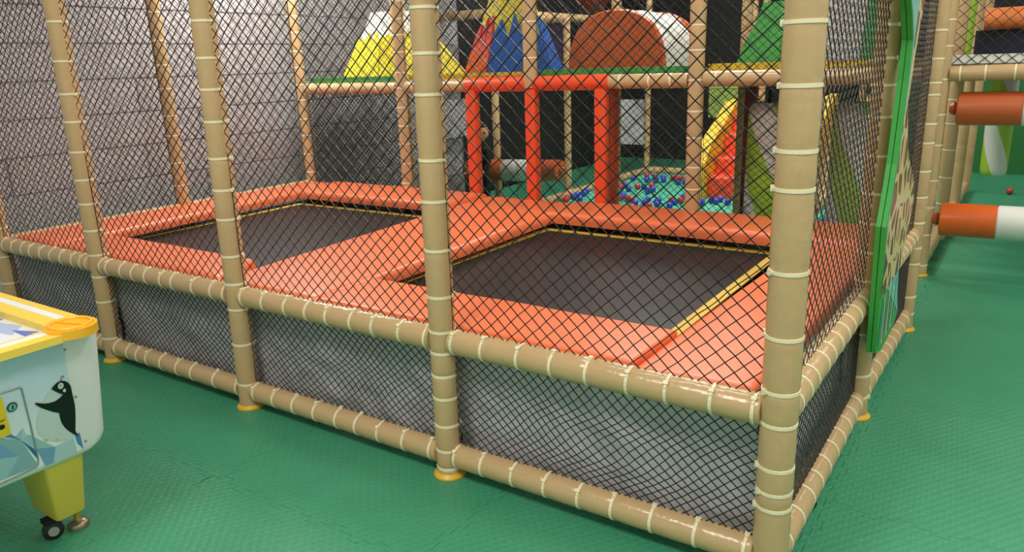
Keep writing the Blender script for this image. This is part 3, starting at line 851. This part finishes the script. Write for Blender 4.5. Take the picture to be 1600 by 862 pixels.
MB().hexa([(.0725, 1.2 + (y - 1.2) * .97, z) for y, z in NEAR + FAR], [(.0755, 1.2 + (y - 1.2) * .97, z) for y, z in NEAR + FAR]).build('seam_layer', mat('seam_dark_green', (18, 70, 30), .6), GB)
def face_poly(pts, m, name, x=.0925, t=.0015):
    return MB().hexa([(x, y, z) for y, z in pts], [(x + t, y, z) for y, z in pts]).build(name, m, GB)
face_poly([(y + .012, z) for y, z in NEAR[1:]] + [(y - .006, z) for y, z in FAR[:-2]], mat('board_teal_print', (120, 190, 184), .35, .15, 4), 'print_sky')
face_poly([(1.04, .62), (1.03, .75), (1.03, .9), (1.08, 1.03), (1.12, 1.14), (1.15, 1.28), (1.19, 1.40)] + [(1.24, 1.71), (1.34, 1.9), (1.36, 1.71), (1.25, 1.5), (1.20, 1.34), (1.32, 1.16), (1.49, 1.06), (1.65, .98), (1.71, .88), (1.6, .74), (1.47, .63)], giraffe_material(), 'print_giraffe', .0942)
TEALP = mat('board_deep_teal_print', (84, 168, 160), .35, .1, 6); CREAMP = mat('board_cream_print', (212, 206, 160), .35, .1)
for k in range(7):
    y = 1.08 + k * .055
    face_poly([(y, .40), (y + .026, .40), (y + .02, .62 - .02 * (k % 3)), (y + .008, .60 - .03 * (k % 2))], CREAMP if k % 2 else TEALP, 'print_stripe', .0942)

# ------------------------------------------------------------------ toddler behind the doorway
PE = thing('person', 'small child in black top half hidden behind the orange doorway post', 'person', (-4.27, 4.42, 0))
def skin_body(name, verts, edges, radii, m, parent, sub=2):
    me = bpy.data.meshes.new(name); me.from_pydata(verts, edges, []); me.materials.append(m)
    o = link(name, me, parent)
    md = o.modifiers.new('skin', 'SKIN')
    md.use_smooth_shade = True
    if not me.skin_vertices: 
        bpy.context.view_layer.update()
    for i, r in enumerate(radii): me.skin_vertices[0].data[i].radius = (r, r) if not isinstance(r, tuple) else r
    me.skin_vertices[0].data[0].use_root = True
    s_ = o.modifiers.new('sub', 'SUBSURF'); s_.levels = sub; s_.render_levels = sub
    return o
SKIN = mat('skin', (224, 160, 126), .5, .03); HAIR = mat('dark_hair', (30, 22, 20), .5, .1); TEE = mat('black_cotton', (18, 18, 20), .8, .05)
px, py = -4.27, 4.42
V = [(px, py, .42), (px, py, .52), (px, py, .62), (px, py, .69), (px, py, .73),
     (px - .075, py, .66), (px - .11, py - .02, .54), (px - .09, py - .1, .46),
     (px + .075, py, .66), (px + .11, py - .02, .54), (px + .09, py - .1, .46),
     (px - .05, py, .38), (px - .055, py, .22), (px - .055, py, .05), (px - .055, py - .06, .03),
     (px + .05, py, .38), (px + .055, py, .22), (px + .055, py, .05), (px + .055, py - .06, .03)]
Ed = [(0, 1), (1, 2), (2, 3), (3, 4), (3, 5), (5, 6), (6, 7), (3, 8), (8, 9), (9, 10), (0, 11), (11, 12), (12, 13), (13, 14), (0, 15), (15, 16), (16, 17), (17, 18)]
Rd = [.075, .08, .075, .055, .03, .04, .032, .024, .04, .032, .024, .055, .042, .03, .028, .055, .042, .03, .028]
body = skin_body('body', V, Ed, Rd, TEE, PE)
def ellipsoid(c, r, m, name, parent, seg=24, rings=16, fn=None, zmin=None):
    mb = MB()
    for i in range(rings + 1):
        ph = PI * i / rings
        for k in range(seg):
            th = 2 * PI * k / seg
            n = Vector((math.sin(ph) * math.cos(th), math.sin(ph) * math.sin(th), math.cos(ph)))
            s_ = fn(n) if fn else 1
            mb.v.append((c[0] + r[0] * n.x * s_, c[1] + r[1] * n.y * s_, c[2] + r[2] * n.z * s_))
    mb.f = [(i * seg + k, (i + 1) * seg + k, (i + 1) * seg + (k + 1) % seg, i * seg + (k + 1) % seg) for i in range(rings) for k in range(seg)]
    return mb.build(name, m, parent, True)
def headshape(n):   # chin narrows, small nose towards +x
    s_ = 1 - .12 * max(0, -n.z) ** 1.5
    s_ += .10 * math.exp(-((n.z + .12) ** 2 + n.y ** 2) / .02) * (n.x > 0)
    return s_
hc = (px, py, .845)
head = ellipsoid(hc, (.092, .08, .115), SKIN, 'head', PE, fn=headshape)
def hairshape(n): return 1.06 if (n.z > .5 or n.x < -.55) else .90
ellipsoid(hc, (.092, .08, .115), HAIR, 'hair', PE, fn=hairshape)
for s_ in (-1, 1):
    ellipsoid((hc[0] + .078, hc[1] + s_ * .035, hc[2] + .005), (.012, .013, .012), mat('eye_dark', (30, 22, 20), .2, 0), 'eye', head, 10, 8)
    ellipsoid((hc[0] - .005, hc[1] + s_ * .08, hc[2] - .005), (.022, .012, .03), SKIN, 'ear', head, 12, 8)
    hx, hy, hz = px + s_ * .09, py - .1, .46
    hb = [(hx, hy, hz), (hx, hy - .025, hz - .012)]
    skin_body('hand', [(hx, hy + .01, hz), (hx, hy - .03, hz - .012)], [(0, 1)], [.018, .02], SKIN, PE, 2)
    for f_ in range(5):
        ox = (-.016 + .008 * f_) if f_ < 4 else -.022 * s_
        ln = (.030, .036, .034, .027, .022)[f_]
        by_ = hy - .042 if f_ < 4 else hy - .02
        MB().tube([(hx + ox, by_, hz - .012), (hx + ox * 1.15, by_ - ln * .5, hz - .016), (hx + ox * 1.2, by_ - ln * .9, hz - .03)], [.0055, .005, .004], 8).build('finger', SKIN, PE, True)
MB().tube([(hc[0] + .082, hc[1] - .02, hc[2] - .05), (hc[0] + .088, hc[1], hc[2] - .052), (hc[0] + .082, hc[1] + .02, hc[2] - .05)], .005, 6).build('mouth', mat('lip', (170, 90, 84), .5, 0), head, True)

# ------------------------------------------------------------------ air hockey table
AH = thing('air_hockey_table', 'white and yellow air hockey table with cartoon bird panel beside the cage', 'game table', (-2.6, -1.45, 0))
YTAB = mat('yellow_table_paint', (240, 206, 84), .4, .03); CAPY = mat('amber_plastic', (242, 178, 44), .35, .02)
TWHITE = mat('table_white', (240, 236, 243), .4, .02)
K = .2
def fxz(z): return -1.95 + K * (z - .36)
XL, YN, YF = -3.5, -0.888, -2.05       # far end x, end nearest the cage, other side
def bodyring(z, inset=0, yi=0):
    x1 = fxz(z) - inset; r = .045; YN = -0.888 - yi
    pts = []
    for (cx, cy, a0) in ((x1 - r, YN - r, 0), (XL + r, YN - r, 90), (XL + r, YF + r, 180), (x1 - r, YF + r, 270)):
        for q in range(7):
            th = math.radians(a0 + 15 * q)
            pts.append((cx + r * math.cos(th), cy + r * math.sin(th), z))
    return pts
rings = [bodyring(.333, .012, .06), bodyring(.342, .002, .035), bodyring(.358, 0, .012), bodyring(.385, 0, 0), bodyring(.55), bodyring(.7715)]
mb = MB(); n = len(rings[0])
for r_ in rings: mb.v += r_
for i in range(5):
    for k in range(n): mb.f.append((i * n + k, i * n + (k + 1) % n, (i + 1) * n + (k + 1) % n, (i + 1) * n + k))
mb.f.append(tuple(range(n - 1, -1, -1))); mb.f.append(tuple(5 * n + k for k in range(n)))
tb = mb.build('body', TWHITE, AH, True)
def facep(pts, m, name, off, t=.0012, parent=tb):
    """flat printed shape on the slanted panel; pts in (y, z)"""
    nrm = Vector((1, 0, -K)).normalized()
    lo = [Vector((fxz(z), y, z)) + nrm * off for y, z in pts]; hi = [p + nrm * t for p in lo]
    return MB().hexa([tuple(p) for p in lo], [tuple(p) for p in hi]).build(name, m, parent)
def grad_mat(name, c0, c1, z0, z1):
    m = bpy.data.materials.new(name); m.use_nodes = True; nt = m.node_tree; b = nt.nodes['Principled BSDF']
    g = nt.nodes.new('ShaderNodeNewGeometry'); s_ = nt.nodes.new('ShaderNodeSeparateXYZ'); nt.links.new(g.outputs['Position'], s_.inputs[0])
    mr = nt.nodes.new('ShaderNodeMapRange'); mr.inputs[1].default_value = z0; mr.inputs[2].default_value = z1; nt.links.new(s_.outputs['Z'], mr.inputs[0])
    mx = nt.nodes.new('ShaderNodeMix'); mx.data_type = 'RGBA'; mx.inputs[6].default_value = (*lin(c0), 1); mx.inputs[7].default_value = (*lin(c1), 1)
    nt.links.new(mr.outputs[0], mx.inputs[0]); nt.links.new(mx.outputs[2], b.inputs['Base Color']); b.inputs['Roughness'].default_value = .35
    return m
facep([(-1.011, .768), (-.98, .356), (-2.0, .356), (-2.0, .768)], grad_mat('sky_print', (244, 243, 250), (184, 212, 244), .42, .78), 'print_panel', .0005)
ICE = [mat('ice_%d' % i, c, .35, .02) for i, c in enumerate([(160, 196, 210), (124, 164, 204), (184, 208, 218), (86, 136, 190), (58, 110, 168), (140, 178, 192)])]
def ice(pts, k): facep(pts, ICE[k], 'ice_print', .0019 + .0001 * random.random(), .0008)
ice([(-1.209, .508), (-1.156, .477), (-1.116, .365), (-1.165, .424), (-1.211, .489)], 5)
ice([(-1.211, .489), (-1.165, .424), (-1.216, .44), (-1.3, .45), (-1.3, .5)], 1)
ice([(-1.165, .424), (-1.116, .365), (-1.208, .366)], 5); ice([(-1.216, .44), (-1.165, .424), (-1.208, .366), (-1.3, .364), (-1.3, .44)], 0)
ice([(-1.199, .508), (-1.181, .51), (-1.156, .477)], 3); ice([(-1.168, .495), (-1.146, .514), (-1.155, .476)], 0); ice([(-1.146, .514), (-1.121, .426), (-1.155, .476)], 2)
ice([(-1.155, .476), (-1.121, .426), (-1.113, .389), (-1.113, .381)], 4)
ice([(-1.119, .437), (-1.061, .405), (-1.072, .352), (-1.096, .352)], 1); ice([(-1.061, .408), (-1.004, .413), (-.997, .352), (-1.07, .352)], 2)
ice([(-1.0, .422), (-.984, .421), (-.977, .356), (-.994, .386)], 3); ice([(-1.153, .481), (-1.131, .484), (-1.085, .431), (-1.061, .406), (-1.12, .427)], 0)
BIRDB = mat('black_print', (16, 16, 15), .35, 0); BIRDW = mat('white_print', (214, 218, 214), .35, .02)
facep([(-1.056, .611), (-1.07, .599), (-1.085, .574), (-1.102, .535), (-1.108, .506), (-1.105, .473), (-1.087, .446), (-1.058, .424), (-1.028, .415), (-1.002, .42), (-1.03, .47), (-1.04, .52), (-1.03, .58)], mat('belly_print', (208, 220, 226), .35, .02), 'bird_belly_print', .003)
facep([(-1.056, 0.611), (-1.047, 0.62), (-1.038, 0.626), (-1.026, 0.628), (-1.015, 0.623), (-1.005, 0.613), (-0.999, 0.598), (-0.997, 0.575), (-0.994, 0.548), (-0.992, 0.523), (-0.993, 0.496), (-0.995, 0.467), (-0.998, 0.437), (-0.99, 0.413), (-1.004, 0.427), (-1.017, 0.443), (-1.029, 0.463), (-1.037, 0.484), (-1.04, 0.504), (-1.041, 0.521), (-1.058, 0.532), (-1.075, 0.546), (-1.091, 0.561), (-1.101, 0.573), (-1.107, 0.582), (-1.103, 0.583), (-1.081, 0.571), (-1.064, 0.566), (-1.047, 0.566), (-1.033, 0.572), (-1.023, 0.579), (-1.034, 0.588), (-1.047, 0.6)], BIRDB, 'bird_print', .0044)
def disc(c, ry, rz, m, name, off, n=20, sk=0): return facep([(c[0] + ry * math.cos(2 * PI * k / n), c[1] + rz * math.sin(2 * PI * k / n)) for k in range(n)], m, name, off)
disc((-1.029, .612), .0085, .0105, BIRDW, 'eye_print', .0058); disc((-1.03, .613), .0015, .002, BIRDB, 'pupil_print', .0072); disc((-1.0195, .592), .0045, .006, BIRDW, 'cheek_print', .0058)
nrm = Vector((1, 0, -K)).normalized()
def fpt(y, z, off): return tuple(Vector((fxz(z), y, z)) + nrm * off)
MB().tube([fpt(y, z, .005) for y, z in ((-1.026, .627), (-1.025, .637), (-1.022, .643), (-1.017, .641), (-1.018, .636))], .0009, 6).build('curl_print', BIRDB, tb)
for c in ((-1.086, .444), (-1.055, .431)): facep([(c[0] - .005, c[1] - .003), (c[0] + .005, c[1] - .005), (c[0] + .005, c[1] + .003), (c[0] - .005, c[1] + .005)], mat('foot_print', (208, 190, 140), .4), 'foot_print', .0044)
# coin door
dr = MB().tube([fpt(y, z, .0035) for y, z in ((-1.45, .652), (-1.30, .652), (-1.193, .652), (-1.142, .651), (-1.137, .645), (-1.125, .52), (-1.115, .39), (-1.117, .368), (-1.125, .362), (-1.225, .357), (-1.45, .355))], .0025, 8).build('coin_door_frame', mat('steel_edge', (170, 174, 172), .3, 0, metal=.6), AH, True)
facep([(-1.32, .64), (-1.194, .64), (-1.191, .625), (-1.181, .515), (-1.184, .511), (-1.32, .505)], mat('coin_yellow', (240, 206, 40), .4), 'coin_plate', .0035, .004)
disc((-1.203, .546), .008, .008, BIRDB, 'coin_slot', .008); 
for a, b in (((-1.203, .565), .004), ((-1.197, .567), .003)): facep([(a[0] - b, a[1] - .001), (a[0] + b, a[1] - .001), (a[0] + b, a[1] + .001), (a[0] - b, a[1] + .001)], BIRDB, 'coin_lettering', .008)
disc((-1.168, .596), .0145, .0155, mat('sticker_navy', (36, 56, 120), .4), 'sticker', .0036); disc((-1.168, .596), .0105, .0112, mat('sticker_green', (130, 188, 150), .4), 'sticker_centre', .005)
facep([(-1.1695, .589), (-1.1665, .589), (-1.1655, .603), (-1.1695, .601)], BIRDB, 'sticker_numeral', .0066)
for y, z in ((-.985, .554), (-.967, .381), (-1.004, .725)):
    ellipsoid(fpt(y, z, .001), (.004, .004, .004), mat('screw_steel', (150, 150, 150), .3, 0, metal=.8), 'screw', tb, 10, 8)
# rim and playfield
ZR = .80
def rim_box(x0, x1, y0, y1, z0, z1, m, name): return MB().box((x0, y0, z0), (x1, y1, z1)).build(name, m, AH)
rim_box(XL, -1.89, -1.025, -.918, .772, ZR, YTAB, 'rim'); rim_box(-1.89, -1.80, YF, -1.03, .772, .795, YTAB, 'rim')
rim_box(XL, -1.89, YF, YF + .1, .772, ZR, YTAB, 'rim'); rim_box(XL - .03, XL, YF, -.918, .772, ZR, YTAB, 'rim')
rim_box(XL, -1.94, -.976, -.95, ZR, ZR + .002, mat('strip_white', (232, 234, 236), .4), 'rim_strip'); rim_box(-1.872, -1.845, YF, -1.03, .795, .797, mat('strip_white', (232, 234, 236), .4), 'rim_strip')
pf = rim_box(XL, -1.89, YF + .1, -1.025, .7716, .777, mat('playfield_white', (226, 230, 238), .15), 'playfield')
SH = [mat('shard_%d' % i, c, .15, .02) for i, c in enumerate([(120, 144, 218), (170, 190, 232), (92, 120, 206)])]
for k, tri in enumerate([[(-2.6, -1.03), (-2.2, -1.028), (-2.18, -1.06), (-2.5, -1.12)], [(-2.2, -1.06), (-2.07, -1.03), (-2.0, -1.09), (-2.12, -1.11)], [(-2.05, -1.07), (-1.96, -1.03), (-1.95, -1.075)], [(-2.5, -1.12), (-2.15, -1.09), (-2.3, -1.25)], [(-2.1, -1.12), (-2.0, -1.2), (-2.2, -1.3)], [(-2.6, -1.3), (-2.3, -1.2), (-2.4, -1.5)]]):
    MB().hexa([(x, y, .7772 + .0002 * k) for x, y in reversed(tri)], [(x, y, .7776 + .0002 * k) for x, y in reversed(tri)]).build('shard_print', SH[k % 3], pf)
cap = []
for q in range(0, 25):
    th = 2 * PI * q / 24
    cap.append((-1.852 + .078 * math.cos(th) * (1 if math.cos(th) > 0 else .9), -.985 + .072 * math.sin(th)))
cap = cap[:-1]
MB().hexa([(x, y, .778) for x, y in cap], [(x, y, .806) for x, y in cap]).build('corner_cap', CAPY, AH, True)
MB().tube([(-1.852 + .062 * math.cos(2 * PI * q / 24), -.985 + .057 * math.sin(2 * PI * q / 24), .808) for q in range(24)], .006, 6, True).build('corner_cap_rim', CAPY, AH, True)
MB().tube([(-1.905, -1.0, .808), (-1.85, -.985, .809), (-1.80, -.965, .808)], .004, 6).build('corner_cap_bar', CAPY, AH, True)
# legs with levelling foot and castor
for (lx, ly) in ((-2.14, -1.0), (-3.3, -1.0), (-2.14, -1.9), (-3.3, -1.9)):
    w0, w1 = .062, .082
    def lr(w, z, dx=0):
        r = .014; out = []
        for (sx, sy, a0) in ((1, 1, 0), (-1, 1, 90), (-1, -1, 180), (1, -1, 270)):
            for q in range(4):
                th = math.radians(a0 + 30 * q)
                out.append((lx + dx + sx * (w - r) + r * math.cos(th), ly + sy * (w * .78 - r) + r * math.sin(th), z))
        return out
    d_ = 1 if lx > -2.5 else -1
    def lring(xa, xb, ya, yb, z, r=.012):
        out = []
        for (cx_, cy_, a0) in ((xb - r, yb - r, 0), (xa + r, yb - r, 90), (xa + r, ya + r, 180), (xb - r, ya + r, 270)):
            for q in range(4):
                th = math.radians(a0 + 30 * q)
                out.append((cx_ + r * math.cos(th), cy_ + r * math.sin(th), z))
        return out
    sh_ = .065 * d_
    leg = MB().hexa(lring(lx - .12, lx + .06, ly - .046, ly + .05, .078), lring(lx - .11 + sh_, lx + .11 + sh_, ly - .095, ly + .03, .345)).build('leg', YTAB, AH, True)
    MB().sleeve((lx + .015, ly + .035, .001), (lx + .015, ly + .035, .028), [(0, .036), (.5, .036), (.8, .03), (1, .014)], 20).build('levelling_foot', mat('foot_steel', (150, 140, 116), .3, .05, metal=.7), leg, True)
    MB().sleeve((lx + .015, ly + .035, .028), (lx + .015, ly + .035, .08), [(0, .01), (1, .01)], 10).build('foot_stem', mat('stem_brass', (200, 176, 80), .35, 0, metal=.5), leg, True)
    MB().sleeve((lx + .005, ly - .045, .034), (lx + .03, ly - .052, .034), [(0, .026), (.15, .033), (.85, .033), (1, .026)], 20).build('castor_wheel', mat('castor_black', (26, 26, 28), .5, 0), leg, True)
    MB().sleeve((lx + .03, ly - .052, .034), (lx + .033, ly - .053, .034), [(0, .017), (1, .017)], 16).build('castor_hub', mat('castor_grey', (150, 150, 150), .4, 0), leg, True)
    MB().box((lx - .012, ly - .07, .06), (lx + .03, ly - .03, .078)).build('castor_fork', BLACK, leg)
